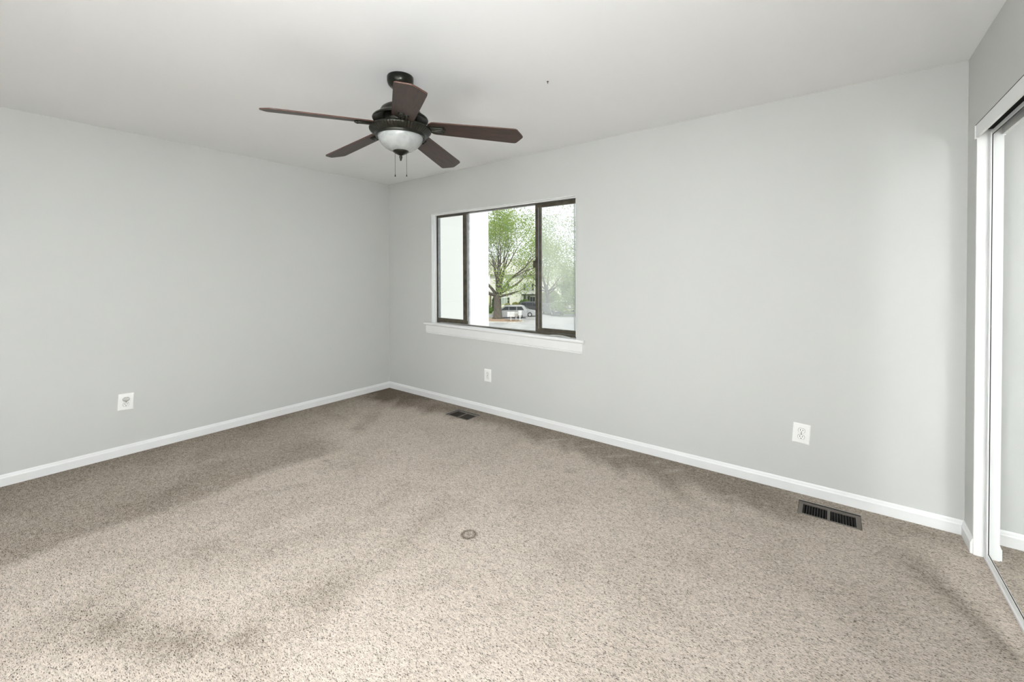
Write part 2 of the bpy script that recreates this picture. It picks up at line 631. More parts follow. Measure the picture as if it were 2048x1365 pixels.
def mirror_door(name, label, x, y0, y1, visible=True):
    t = thing(name, label, 'mirrored door', (x, y0, 0.0), kind='structure')
    w = y1 - y0     # negative, runs towards -y
    z0, z1 = 0.012, 2.013
    fr = MB()
    fr.box((-0.006, -0.001, z0), (0.012, -0.030, z1))
    fr.box((-0.006, w + 0.030, z0), (0.012, w, z1))
    fr.box((-0.004, -0.030, z0), (0.012, w + 0.030, z0 + 0.022))
    fr.box((-0.004, -0.030, z1 - 0.017), (0.012, w + 0.030, z1))
    fr.build('frame', WHITEMETAL, t)
    g = MB()
    g.box((-0.0012, -0.030, z0), (0.001, -0.0335, z1 - 0.018))
    g.box((-0.0012, w + 0.030, z0), (0.001, w + 0.0335, z1 - 0.018))
    g.box((-0.0012, -0.030, z0 + 0.0215), (0.001, w + 0.030, z0 + 0.0245))
    g.box((-0.0012, -0.030, z1 - 0.0195), (0.001, w + 0.030, z1 - 0.0165))
    g.build('gasket', BLACK, t)
    MB().box((0.0, -0.030, z0 + 0.02), (0.006, w + 0.030, z1 - 0.016)).build('mirror', MIRROR, t)
    return t


mirror_door('door_1', 'mirrored sliding closet door next to the window wall', 4.832, CY0 - 0.008, -1.005)
mirror_door('door_2', 'mirrored sliding closet door slid open behind the front one', 4.872, CY0 - 0.012, -0.985)

# ------------------------------------------------------------------ sliding window
win = thing('window_1', 'dark framed sliding window looking onto trees and parked cars', 'window', (0, 0, 0), kind='structure')
# white lining of the opening
mb = MB()
mb.box((WX0 - 0.001, 0.0, WZ0), (WX0 + 0.006, 0.062, WZ1))
mb.box((WX0 - 0.001, 0.035, WZ0), (WX0 + 0.016, 0.062, WZ1 - 0.012))
mb.box((WX1 - 0.004, 0.0, WZ0), (WX1 + 0.001, 0.062, WZ1))
mb.box((WX0, 0.0, WZ1 - 0.006), (WX1, 0.062, WZ1 + 0.001))
mb.box((WX0, 0.030, WZ1 - 0.014), (WX1, 0.062, WZ1 - 0.004))
mb.build('jamb_lining', TRIM, win)
# frame of the window unit
FZ0, FZ1 = 0.832, 1.998
mb = MB()
mb.box((WX0 - 0.03, 0.062, FZ0 - 0.03), (WX0 + 0.014, 0.12, FZ1 + 0.03))
mb.box((WX1 - 0.022, 0.062, FZ0 - 0.03), (WX1 + 0.03, 0.12, FZ1 + 0.03))
mb.box((WX0 - 0.03, 0.062, FZ0 - 0.03), (WX1 + 0.03, 0.12, FZ0 - 0.001))
mb.box((WX0 - 0.03, 0.062, FZ1 - 0.001), (WX1 + 0.03, 0.12, FZ1 + 0.03))
mb.build('frame', BRONZE, win)
# grey weather strip seen beside the left sash, light track at the right
ALU = mat('pale_aluminium', (0.55, 0.56, 0.55), 0.4, 0.3, var=0.2, vscale=25)
GREYSTRIP = mat('grey_weatherstrip', (0.32, 0.36, 0.38), 0.5, var=0.15, vscale=30)


def sash(x0, x1, y, glass, stile0, stile1, top, bot, z0, z1, strip):
    fr = MB()
    fr.box((x0, y, z0), (x0 + stile0, y + 0.022, z1))
    fr.box((x1 - stile1, y, z0), (x1, y + 0.022, z1))
    fr.box((x0 + stile0, y, z0), (x1 - stile1, y + 0.022, z0 + bot))
    fr.box((x0 + stile0, y, z1 - top), (x1 - stile1, y + 0.022, z1))
    s = fr.build('sash', BRONZE, win, bevel=0.002)
    MB().box((x0 + stile0 - 0.002, y + 0.009, z0 + bot - 0.002), (x1 - stile1 + 0.002, y + 0.013, z1 - top + 0.002)).build('pane', glass, s)
    for (a, b, yy) in strip:
        MB().box((a, yy, z0 + bot * 0.8), (b, yy + 0.006, z1 - top)).build('weatherstrip', GREYSTRIP, s)
    return s


s1 = sash(0.764, 1.209, 0.070, DUSTY, 0.010, 0.050, 0.012, 0.044, 0.838, 1.994, [(0.778, 0.802, 0.074), (1.209, 1.214, 0.078)])
s2 = sash(2.075, 2.520, 0.070, HAZY, 0.062, 0.030, 0.030, 0.034, 0.834, 1.994, [(2.110, 2.114, 0.068), (2.469, 2.474, 0.084)])
# fixed pane between the two sashes
MB().box((1.20, 0.101, FZ0), (2.09, 0.104, FZ1)).build('pane', GLASS, win)
mb = MB()
mb.box((1.195, 0.094, FZ0), (1.222, 0.112, FZ1)).box((2.085, 0.094, FZ0), (2.10, 0.112, FZ1))
mb.build('mullion', ALU, win)
# pull / latch on the right sash
lt = MB().box((2.056, 0.060, 1.42), (2.080, 0.074, 1.485))
lt.build('latch', BRONZE, s2, bevel=0.003)
MB().box((1.165, 0.064, 1.36), (1.178, 0.072, 1.42)).box((1.17, 0.060, 1.375), (1.174, 0.066, 1.405)).build('latch', CHAIN, s1, bevel=0.002)
# stool and apron
mb = MB()
mb.extrude([(0.062, 0.0), (0.062, 0.031), (-0.018, 0.031), (-0.026, 0.026), (-0.028, 0.012), (-0.022, 0.004), (-0.014, 0.0)], 0, -0.985, 0.985)
sill = mb.build('sill', TRIM, win, loc=(1.630, 0.0, 0.790), rot=(0, 0.0125, 0))
mb = MB()
mb.extrude([(0.0, -0.088), (-0.008, -0.088), (-0.010, -0.080), (-0.007, -0.076), (-0.014, -0.070), (-0.014, 0.0), (0.0, 0.0)], 0, -0.958, 0.972)
mb.build('apron', TRIM, win, loc=(1.630, 0.0, 0.791), rot=(0, 0.0125, 0))

# curled white strip lying at the end of the sill
mb = MB()
n = 14
vs, fs = [], []
for i in range(n + 1):
    t = i / n
    x = -0.13 + 0.26 * t
    zz = 0.011 * math.sin(PI * t) + 0.001
    for (yy, dz) in ((-0.009, 0), (0.012, 0.002), (0.012, 0.0035), (-0.009, 0.0015)):
        vs.append((x, yy + 0.004 * math.sin(t * 5), zz + dz))
for i in range(n):
    for k in range(4):
        q = (k + 1) % 4
        fs.append((i * 4 + k, i * 4 + q, (i + 1) * 4 + q, (i + 1) * 4 + k))
fs += [(3, 2, 1, 0), (n * 4, n * 4 + 1, n * 4 + 2, n * 4 + 3)]
mb.add(vs, fs, True)
o = mb.build('loose_strip', TRIM, loc=(2.36, 0.006, 0.8127), rot=(0, 0.0125, 0.05))
tag(o, 'curled loose white strip lying on the window sill under the hazy pane', 'strip')

# ------------------------------------------------------------------ electrical outlets
def rounded(w, h, r, seg=4):
    pts = []
    for (sx, sy, a0) in ((1, 1, 0), (-1, 1, 90), (-1, -1, 180), (1, -1, 270)):
        for k in range(seg + 1):
            a = math.radians(a0 + 90 * k / seg)
            pts.append((sx * (w / 2 - r) + r * math.cos(a), sy * (h / 2 - r) + r * math.sin(a)))
    return pts


def face_poly(r=0.0172, cut=0.0142, seg=28):
    return [(r * math.cos(2 * PI * k / seg), max(-cut, min(cut, r * math.sin(2 * PI * k / seg)))) for k in range(seg)]


def outlet(label, loc, rotz, w, h, tilt):
    t = thing('electrical_outlet', label, 'outlet', loc, rotz, 'electrical outlets low on the walls')
    t.rotation_euler = Matrix.Rotation(rotz, 3, 'Z').to_euler()
    t.rotation_euler = (Matrix.Rotation(rotz, 3, 'Z') @ Matrix.Rotation(tilt, 3, 'Y')).to_euler()
    mb = MB()
    P0, P1 = rounded(w, h, 0.004), rounded(w - 0.010, h - 0.010, 0.003)
    n = len(P0)
    vs = [(x, 0, z) for x, z in P0] + [(x, -0.003, z) for x, z in P0] + [(x, -0.0062, z) for x, z in P1]
    fs = [tuple(range(n)), tuple(range(3 * n - 1, 2 * n - 1, -1))]
    for k in range(2):
        for i in range(n):
            j = (i + 1) % n
            fs.append((k * n + i, (k + 1) * n + i, (k + 1) * n + j, k * n + j))
    mb.add(vs, fs)
    mb.build('plate', PLASTIC, t)
    for dz in (0.0195, -0.0195):
        mb = MB()
        mb.extrude([(x, z + dz) for x, z in face_poly()], 1, -0.0064, -0.0085)
        rc = mb.build('receptacle', PLASTIC, t)
        mb = MB()
        mb.extrude([(x * 1.07, z * 1.07 + dz) for x, z in face_poly()], 1, -0.005, -0.00655)
        mb.box((-0.0078, -0.0084, dz - 0.001), (-0.0050, -0.0089, dz + 0.0085))
        mb.box((0.0050, -0.0084, dz + 0.0005), (0.0078, -0.0089, dz + 0.0078))
        mb.extrude([(0.0030 * math.cos(2 * PI * k / 12), dz - 0.0085 + 0.0028 * math.sin(2 * PI * k / 12)) for k in range(12)], 1, -0.0084, -0.0089)
        mb.build('contact_slot', SLOT, rc)
    mb = MB()
    mb.extrude([(0.0032 * math.cos(2 * PI * k / 14), 0.0032 * math.sin(2 * PI * k / 14)) for k in range(14)], 1, -0.006, -0.0075)
    mb.build('screw', CHAIN, t)
    return t


outlet('white outlet on the windowless wall with its upper socket capped', (0.0, -2.381, 0.4015), PI / 2, 0.090, 0.123, 0.045)
outlet('small-looking white outlet on the wall below the window', (1.558, 0.0, 0.366), 0.0, 0.086, 0.124, 0.0)
outlet('white outlet above the floor vent near the closet, slightly tilted', (4.097, 0.0, 0.369), 0.0, 0.089, 0.122, 0.06)

# grey cap plugged into the left outlet
mb = MB()
seg = 24
pr = [(0.0, 1.0), (0.010, 0.98), (0.016, 0.85), (0.019, 0.5), (0.020, 0.0)]
vs, fs = [], []
for (d, k) in pr:
    for i in range(seg):
        a = 2 * PI * i / seg
        vs.append((0.021 * k * math.cos(a), -d, 0.0145 * k * math.sin(a)))
for k in range(len(pr) - 1):
    for i in range(seg):
        j = (i + 1) % seg
        fs.append((k * seg + i, (k + 1) * seg + i, (k + 1) * seg + j, k * seg + j))
fs.append(tuple(range(seg)))
mb.add(vs, fs, True)
o = mb.build('outlet_cap', GREYPLASTIC, loc=(0.0085, -2.381, 0.4225), rot=(0, 0, PI / 2))
tag(o, 'grey oval cap plugged into the upper socket of the left wall outlet', 'plug')

# ------------------------------------------------------------------ floor vents
def vent(label, x0, x1, y0, y1):
    cx, cy_ = (x0 + x1) / 2, (y0 + y1) / 2
    t = thing('floor_vent', label, 'vent', (cx, cy_, 0), 0, 'metal floor vents beside the window wall')
    hw, hd = (x1 - x0) / 2 - 0.001, (y1 - y0) / 2 - 0.001
    z1, z0 = -0.006, -0.012
    bx, by = 0.022, 0.026
    fr = MB()
    fr.box((-hw, -hd, z0), (-hw + bx, hd, z1)).box((hw - bx, -hd, z0), (hw, hd, z1))
    fr.box((-hw + bx, -hd, z0), (hw - bx, -hd + by, z1)).box((-hw + bx, hd - by, z0), (hw - bx, hd, z1))
    fr.box((-0.007, -hd + by, z0), (0.007, hd - by, z1))
    fr.build('frame', REGISTER, t)
    lv = MB()
    for s in (-1, 1):
        for k in range(9):
            x = s * (0.007 + (hw - bx - 0.007) * (k + 0.5) / 9)
            lv.add([(x - 0.0007, -hd + by, -0.009), (x + 0.0007, -hd + by, -0.009), (x + 0.003 * s + 0.0007, -hd + by, -0.026), (x + 0.003 * s - 0.0007, -hd + by, -0.022),
                    (x - 0.0007, hd - by, -0.009), (x + 0.0007, hd - by, -0.009), (x + 0.003 * s + 0.0007, hd - by, -0.026), (x + 0.003 * s - 0.0007, hd - by, -0.022)],
                   [(0, 1, 2, 3), (7, 6, 5, 4), (0, 4, 5, 1), (1, 5, 6, 2), (2, 6, 7, 3), (3, 7, 4, 0)])
    lv.build('louvers', LOUVER_SHADE, t)
    dk = MB()
    e = 0.002
    dk.box((-hw, -hd, -0.15), (hw, hd, -0.148))
    dk.box((-hw - e, -hd - e, -0.15), (-hw, hd + e, -0.002)).box((hw, -hd - e, -0.15), (hw + e, hd + e, -0.002))
    dk.box((-hw, -hd - e, -0.15), (hw, -hd, -0.002)).box((-hw, hd, -0.15), (hw, hd + e, -0.002))
    dk.build('duct', BLACK, t)


vent('dark metal floor vent under the window, near the room corner', *VENTS[0])
vent('brown metal floor vent beside the baseboard below the tilted outlet', *VENTS[1])

# ------------------------------------------------------------------ ceiling fan
FX, FY = 2.353, -1.652
fan = thing('ceiling_fan', 'dark bronze ceiling fan with five walnut blades and a glass bowl light', 'ceiling fan', (FX, FY, H))
MB().lathe([(0.0, -0.0005), (0.069, -0.0005), (0.071, -0.004), (0.071, -0.024), (0.0695, -0.033), (0.064, -0.046), (0.054, -0.056), (0.044, -0.060),
            (0.043, -0.064), (0.036, -0.070), (0.022, -0.074), (0.0, -0.075)], 48).build('canopy', ORB, fan)
MB().lathe([(0.0125, -0.06), (0.0125, -0.165)], 20).build('downrod', ORB, fan)
MB().lathe([(0.0, -0.150), (0.030, -0.151), (0.034, -0.158), (0.060, -0.160), (0.085, -0.166), (0.101, -0.178), (0.110, -0.194), (0.114, -0.206),
            (0.122, -0.212), (0.136, -0.218), (0.147, -0.226), (0.1505, -0.233), (0.148, -0.238), (0.143, -0.237), (0.128, -0.226),
            (0.108, -0.219), (0.09, -0.217), (0.0, -0.217)], 64).build('motor_housing', ORB, fan)
MB().lathe([(0.0, -0.215), (0.088, -0.215), (0.092, -0.222), (0.092, -0.258), (0.086, -0.264), (0.060, -0.266), (0.060, -0.288), (0.0, -0.288)], 40).build('flywheel', ORB, fan)


def flute(k, i, r, z):
    return (r + (0.0016 if i % 4 in (0, 1) else -0.0016), z) if 5 <= k <= 8 else (r, z)


MB().lathe([(0.0, -0.278), (0.10, -0.278), (0.150, -0.281), (0.163, -0.285), (0.1665, -0.291), (0.1635, -0.298), (0.157, -0.305), (0.149, -0.312),
            (0.141, -0.318), (0.136, -0.320), (0.1345, -0.324), (0.1355, -0.329), (0.133, -0.333), (0.128, -0.332), (0.1255, -0.327), (0.119, -0.327),
            (0.0, -0.322)], 256, mod=flute).build('light_fitter', ORB, fan)
MB().lathe([(0.1215, -0.322), (0.1222, -0.330), (0.119, -0.342), (0.112, -0.357), (0.1005, -0.373), (0.085, -0.387), (0.066, -0.398), (0.045, -0.4055),
            (0.02, -0.410), (0.0, -0.411)], 64).build('glass_bowl', ALAB, fan)
MB().lathe([(0.0, -0.402), (0.041, -0.4045), (0.0435, -0.4075), (0.042, -0.411), (0.030, -0.419), (0.016, -0.426), (0.0075, -0.430), (0.006, -0.433), (0.0095, -0.4365),
            (0.0095, -0.4395), (0.005, -0.4425), (0.0075, -0.4455), (0.0075, -0.448), (0.0042, -0.451), (0.0048, -0.457), (0.0, -0.460)], 28).build('finial', ORB, fan)
for s in (-1, 1):
    px, py = s * 0.0315 * math.cos(YAW), s * 0.0315 * math.sin(YAW)
    mb = MB()
    mb.tube([(px, py, -0.330), (px, py, -0.540)], 0.0011, 6)
    ch = mb.build('pull_chain', CHAIN, fan)
    MB().lathe([(0.0, 0.0), (0.0018, -0.002), (0.0028, -0.009), (0.0032, -0.013), (0.0, -0.014)], 12, (px, py, -0.532)).build('chain_bell', ORB, ch)

blade_poly = [(0.150, -0.022), (0.157, -0.036), (0.176, -0.053), (0.19, -0.0565), (0.40, -0.063), (0.618, -0.069), (0.632, -0.068), (0.641, -0.062),
              (0.664, -0.022), (0.672, -0.006), (0.6745, 0.0), (0.672, 0.006), (0.664, 0.022), (0.641, 0.062), (0.632, 0.068), (0.618, 0.069), (0.40, 0.063),
              (0.19, 0.0565), (0.176, 0.053), (0.157, 0.036), (0.150, 0.022)]


def make_blade():
    b = MB().extrude(blade_poly, 2, -0.003, 0.003).build('blade', WOOD, fan, bevel=0.0012)
    b.data.materials.append(EDGE_HIGHLIGHT)
    for k, pl in enumerate(b.data.polygons):
        pl.material_index = 0 if k < 2 else 1
    ir = MB()
    ir.extrude([(0.085, -0.017), (0.150, -0.014), (0.165, -0.026), (0.238, -0.027), (0.243, -0.02), (0.243, 0.02), (0.238, 0.027), (0.165, 0.026), (0.150, 0.014), (0.085, 0.017)], 2, -0.0075, -0.003)
    for y, x1 in ((-0.017, 0.236), (0.0, 0.246), (0.017, 0.236)):
        ir.tube([(0.150, y * 0.55, -0.007), (0.170, y, -0.0085), (x1, y, -0.0085), (x1 + 0.004, y, -0.006)], [0.004, 0.0062, 0.0062, 0.003], 10)
        ir.lathe([(0.0, -0.0165), (0.0042, -0.0155), (0.0048, -0.012), (0.0048, -0.007)], 10, (x1 - 0.008, y, 0))
    ir.tube([(0.075, 0, 0.012), (0.11, 0, 0.004), (0.155, 0, -0.006)], [0.015, 0.013, 0.011], 12)
    ir.build('blade_iron', ORB, b)
    return b


PITCH, DROOP = math.radians(-12.5), math.radians(5.5)
b0 = make_blade()
for k in range(5):
    b = b0 if k == 0 else copy_tree(b0, fan)
    az = math.radians(-108.6 + 72 * k + 2.4)
    R = Matrix.Rotation(az, 4, 'Z') @ Matrix.Rotation(DROOP, 4, 'Y') @ Matrix.Rotation(PITCH, 4, 'X')
    b.parent = fan
    b.matrix_parent_inverse = Matrix.Identity(4)
    b.matrix_basis = Matrix.Translation((0, 0, -0.279 + 0.16 * math.sin(DROOP))) @ R

# small dark screw hook left in the ceiling
o = MB().lathe([(0.0, 0.0), (0.006, -0.0005), (0.005, -0.004), (0.0025, -0.006), (0.002, -0.014), (0.0, -0.015)], 12).build('ceiling_screw', CHAIN, loc=(2.967, -1.114, H))
tag(o, 'tiny dark screw left in the ceiling beside the fan', 'screw')

# ------------------------------------------------------------------ outside
GZ = -4.5
RIGHT = Vector((math.cos(YAW), math.sin(YAW), 0))
AWAY = Vector((-math.sin(YAW), math.cos(YAW), 0))


def street(r, d, z=GZ):
    """point of the street grid: r metres along the parking row, d metres from the house"""
    p = Vector((CAM.x, CAM.y, 0)) + RIGHT * r + AWAY * d
    return (p.x, p.y, z)


ASPHALT = mat('asphalt', (0.42, 0.425, 0.43), 0.9, var=0.12, vscale=1.2, bump=0.3, bscale=90)
GRASS = mat('lawn', (0.24, 0.33, 0.10), 0.95, col2=(0.36, 0.42, 0.17), vscale=3)
MULCH = mat('mulch', (0.30, 0.20, 0.13), 0.95, col2=(0.42, 0.30, 0.20), vscale=8)
KERB = mat('kerb_concrete', (0.62, 0.60, 0.55), 0.9, var=0.1, vscale=3)
BRICKW = None


def siding(name, base, row, dark=0.93):
    m = bpy.data.materials.new(name)
    m.use_nodes = True
    nt = m.node_tree
    N, L = nt.nodes, nt.links
    p = N['Principled BSDF']
    p.inputs['Roughness'].default_value = 0.7
    tc = N.new('ShaderNodeTexCoord')
    sp = N.new('ShaderNodeSeparateXYZ')
    L.new(tc.outputs['Object'], sp.inputs[0])
    d = N.new('ShaderNodeMath'); d.operation = 'DIVIDE'
    L.new(sp.outputs[2], d.inputs[0]); d.inputs[1].default_value = row
    f = N.new('ShaderNodeMath'); f.operation = 'FRACT'
    L.new(d.outputs[0], f.inputs[0])
    lt_ = N.new('ShaderNodeMath'); lt_.operation = 'LESS_THAN'
    L.new(f.outputs[0], lt_.inputs[0]); lt_.inputs[1].default_value = 0.09
    nz = N.new('ShaderNodeTexNoise'); nz.inputs['Scale'].default_value = 3
    mp = N.new('ShaderNodeMapping'); mp.inputs['Scale'].default_value = (1, 1, 6)
    L.new(tc.outputs['Object'], mp.inputs[0]); L.new(mp.outputs[0], nz.inputs['Vector'])
    mx = N.new('ShaderNodeMix'); mx.data_type = 'RGBA'
    mx.inputs[6].default_value = tuple(base) + (1,)
    mx.inputs[7].default_value = tuple(x * dark for x in base) + (1,)
    ad = N.new('ShaderNodeMath'); ad.operation = 'MAXIMUM'
    mu = N.new('ShaderNodeMath'); mu.operation = 'MULTIPLY'
    L.new(nz.outputs['Fac'], mu.inputs[0]); mu.inputs[1].default_value = 0.5
    L.new(lt_.outputs[0], ad.inputs[0]); L.new(mu.outputs[0], ad.inputs[1])
    L.new(ad.outputs[0], mx.inputs[0])
    L.new(mx.outputs[2], p.inputs['Base Color'])
    return m


SIDING = siding('white_siding', (0.80, 0.80, 0.77), 0.11)
BRICKPAINT = siding('white_painted_brick', (0.74, 0.74, 0.725), 0.19, 0.96)
ROOF = mat('roof_shingles', (0.55, 0.53, 0.50), 0.9, var=0.12, vscale=5)
WINDARK = mat('dark_window_glass', (0.06, 0.07, 0.08), 0.15, var=0.3, vscale=3)
WINPALE = mat('pale_window_glass', (0.42, 0.47, 0.47), 0.2, var=0.15, vscale=2)
SHUTTER = mat('dark_shutter', (0.04, 0.045, 0.05), 0.6, var=0.1, vscale=5)
BROWNWOOD = mat('brown_wood', (0.14, 0.10, 0.07), 0.7, var=0.2, vscale=4)
TRIMOUT = mat('outside_trim', (0.82, 0.82, 0.80), 0.6, var=0.04, vscale=3)
BARK = mat('tree_bark', (0.075, 0.065, 0.052), 0.95, col2=(0.15, 0.135, 0.108), vscale=3, stretch=(3, 3, 0.7))
TYRE = mat('tyre_rubber', (0.02, 0.02, 0.022), 0.8, var=0.1, vscale=10)
HUBCAP = mat('alloy_wheel', (0.62, 0.63, 0.64), 0.35, 0.6, var=0.05, vscale=20)
CARGLASS = mat('car_window', (0.03, 0.035, 0.04), 0.08, var=0.1, vscale=2)
REDLAMP = mat('tail_lamp', (0.45, 0.04, 0.03), 0.3, var=0.1, vscale=8)
CLEARLAMP = mat('head_lamp', (0.8, 0.82, 0.82), 0.15, var=0.03, vscale=8)


def leafmat(name, a, b):
    m = mat(name, a, 0.7, col2=b, vscale=0.8, detail=6)
    nt = m.node_tree
    N, L = nt.nodes, nt.links
    p = N['Principled BSDF']
    tl = N.new('ShaderNodeBsdfTranslucent')
    src = p.inputs['Base Color'].links[0].from_socket
    L.new(src, tl.inputs[0])
    mx = N.new('ShaderNodeMixShader')
    mx.inputs[0].default_value = 0.45
    L.new(p.outputs[0], mx.inputs[1])
    L.new(tl.outputs[0], mx.inputs[2])
    L.new(mx.outputs[0], N['Material Output'].inputs[0])
    return m


LEAF_OAK = leafmat('spring_leaves', (0.16, 0.28, 0.045), (0.40, 0.49, 0.14))
LEAF_PALE = leafmat('pale_leaves', (0.26, 0.36, 0.12), (0.42, 0.50, 0.22))
LEAF_DARK = leafmat('dark_leaves', (0.06, 0.12, 0.035), (0.14, 0.22, 0.06))
LEAF_GREEN = leafmat('green_leaves', (0.12, 0.26, 0.04), (0.28, 0.42, 0.10))
LEAF_GOLD = leafmat('gold_leaves', (0.42, 0.44, 0.14), (0.60, 0.56, 0.28))
LEAF_RED = leafmat('maroon_leaves', (0.22, 0.07, 0.06), (0.38, 0.15, 0.13))

# ground
gx = MB()
a_, b_ = Vector(street(-60, 6)), Vector(street(60, 6))
c_, d_ = Vector(street(80, 170)), Vector(street(-80, 170))
gx.add([a_, b_, c_, d_], [(0, 1, 2, 3)])
tag(gx.build('ground', ASPHALT), 'pale grey asphalt of the parking court', 'ground', kind='structure')


def slab(name, pts, z0, z1, m, label, cat):
    mb = MB()
    P = [street(r, d) for r, d in pts]
    n = len(P)
    vs = [(p[0], p[1], z0) for p in P] + [(p[0], p[1], z1) for p in P]
    fs = [tuple(range(n - 1, -1, -1)), tuple(range(n, 2 * n))] + [(i, (i + 1) % n, n + (i + 1) % n, n + i) for i in range(n)]
    mb.add(vs, fs)
    return tag(mb.build(name, m), label, cat, kind='structure')


slab('lawn', [(-30, 62.5), (14, 63.5), (40, 69), (40, 120), (-30, 120)], GZ - 0.1, GZ + 0.06, GRASS, 'green lawn in front of the town houses', 'lawn')


def islandpts(k):
    pts = [(-30, 57.2 + k * 0.2)]
    pts = [(-30, 57.3 - 0.1 * k), (-30, 52.3 + 0.2 * k)]
    pts += [(-3, 52.2 + 0.2 * k), (-0.6, 51.6 + 0.2 * k), (0.4, 51.55 + 0.2 * k), (1.1 - 0.1 * k, 51.9 + 0.1 * k), (1.5 - 0.2 * k, 52.7), (1.2 - 0.2 * k, 53.5 - 0.1 * k), (0.2, 54.2 - 0.2 * k), (-1.0, 55.0 - 0.2 * k), (-2.6, 56.2 - 0.1 * k)]
    return pts


slab('kerb', islandpts(0), GZ, GZ + 0.13, KERB, 'pale concrete kerb round the tree island', 'kerb')
slab('mulch_bed', islandpts(1), GZ, GZ + 0.17, MULCH, 'brown mulch bed at the foot of the big tree', 'mulch bed')
slab('grass_strip', [(-30, 57.2), (-30, 54.2), (-4.5, 54.4), (-2.9, 55.6), (-2.8, 56.2)], GZ, GZ + 0.20, GRASS, 'grass strip beside the big tree', 'grass')

# our own building's wing, close to the left of the window
wing = MB().box((-2.2, 0.21, GZ), (-0.3, 2.19, 5.5))
tag(wing.build('neighbouring_wall', BRICKPAINT), 'white painted brick wing right outside the window', 'building wing', kind='structure')


# --- trees
def branch(mb, tips, p, d, length, rad, depth, rng, up=0.25, spread=0.75, seg=5):
    pts, rads = [p], [rad]
    q, dd = Vector(p), Vector(d).normalized()
    for i in range(4):
        dd = (dd + Vector((rng.uniform(-.22, .22), rng.uniform(-.22, .22), rng.uniform(-.12, .16) + up * 0.12))).normalized()
        q = q + dd * (length / 4)
        pts.append(q.copy())
        rads.append(rad * (1 - 0.16 * (i + 1)))
    mb.tube(pts, rads, seg if rad > 0.06 else 4, cap=False)
    if depth == 0:
        tips.append((pts[-1], length))
        tips.append((pts[2], length))
        return
    for k in range(3 if depth > 1 else 3):
        i = rng.choice((2, 3, 4)) if k else 4
        ax = Vector((rng.uniform(-1, 1), rng.uniform(-1, 1), rng.uniform(-0.4, 0.8)))
        nd = (dd + ax * spread).normalized()
        branch(mb, tips, pts[i], nd, length * rng.uniform(0.6, 0.8), rads[i] * rng.uniform(0.55, 0.72), depth - 1, rng, up, spread, seg)


def leaves(mb, centres, per, spread, size, rng, flat=0.75):
    for c, L_ in centres:
        for _ in range(per):
            p = Vector(c) + Vector((rng.gauss(0, spread), rng.gauss(0, spread), rng.gauss(0, spread * flat)))
            u = Vector((rng.uniform(-1, 1), rng.uniform(-1, 1), rng.uniform(-1, 1))).normalized()
            w = u.cross(Vector((rng.uniform(-1, 1), rng.uniform(-1, 1), rng.uniform(-1, 1)))).normalized()
            s = size * rng.uniform(0.6, 1.3)
            u, w = u * s, w * s * 0.6
            mb.add([p - u, p + w, p + u, p - w], [(0, 1, 2, 3)])


def tree(label, base, trunk_h, trunk_r, limbs, limb_len, depth, leafm, per, spread, size, seed, lean=(0, 0), up=0.3, elev=(0.35, 1.2), sp=0.75, group='trees around the parking court'):
    rng = random.Random(seed)
    t = thing('tree', label, 'tree', base, 0, group)
    tr = MB()
    top = Vector((lean[0], lean[1], trunk_h))
    pts = [Vector((0, 0, -0.1)), Vector((0, 0, 0.35)), Vector((lean[0] * .2, lean[1] * .2, trunk_h * .4)), top * 0.8, top]
    tr.tube(pts, [trunk_r * 1.75, trunk_r * 1.2, trunk_r * 1.0, trunk_r * 0.98, trunk_r * 0.9], 12)
    tips = []
    for k in range(limbs):
        a = 2 * PI * (k + rng.uniform(-.25, .25)) / limbs
        e = elev[0] + (elev[1] - elev[0]) * (k % 3) / 2 + rng.uniform(-.1, .1)
        d = Vector((math.cos(a) * math.cos(e), math.sin(a) * math.cos(e), math.sin(e)))
        branch(tr, tips, top * rng.uniform(0.82, 1.0), d, limb_len * rng.uniform(0.85, 1.15) * (0.85 + 0.3 * math.sin(e)), trunk_r * 0.46, depth, rng, up, sp)
    tr.build('trunk', BARK, t)
    lf = MB()
    leaves(lf, tips, per, spread, size, rng)
    lf.build('foliage', leafm, t)
    return t


tree('big spring-green tree with a thick forked trunk on the mulch bed', street(-1.9, 55.2, GZ + 0.1), 3.3, 0.50, 12, 4.6, 3, LEAF_OAK, 36, 0.62, 0.095, 3, up=0.35, elev=(0.25, 1.35), sp=0.7)
tree('pale green tree behind the hazy pane, its crown above the parked cars', street(5.6, 67, GZ), 3.4, 0.28, 10, 3.9, 2, LEAF_PALE, 50, 0.85, 0.13, 12, up=0.4, elev=(0.3, 1.3))
tree('nearer tree whose thin sprays hang in the top corner of the hazy pane', street(9.7, 40, GZ), 6.2, 0.22, 11, 3.9, 2, LEAF_PALE, 40, 0.42, 0.075, 21, up=0.3, elev=(0.0, 1.2))
tree('low spreading tree at the far edge of the parking court', street(9.3, 60.5, GZ), 1.2, 0.16, 9, 1.9, 2, LEAF_PALE, 80, 0.5, 0.10, 31, up=0.1, elev=(0.0, 1.2))


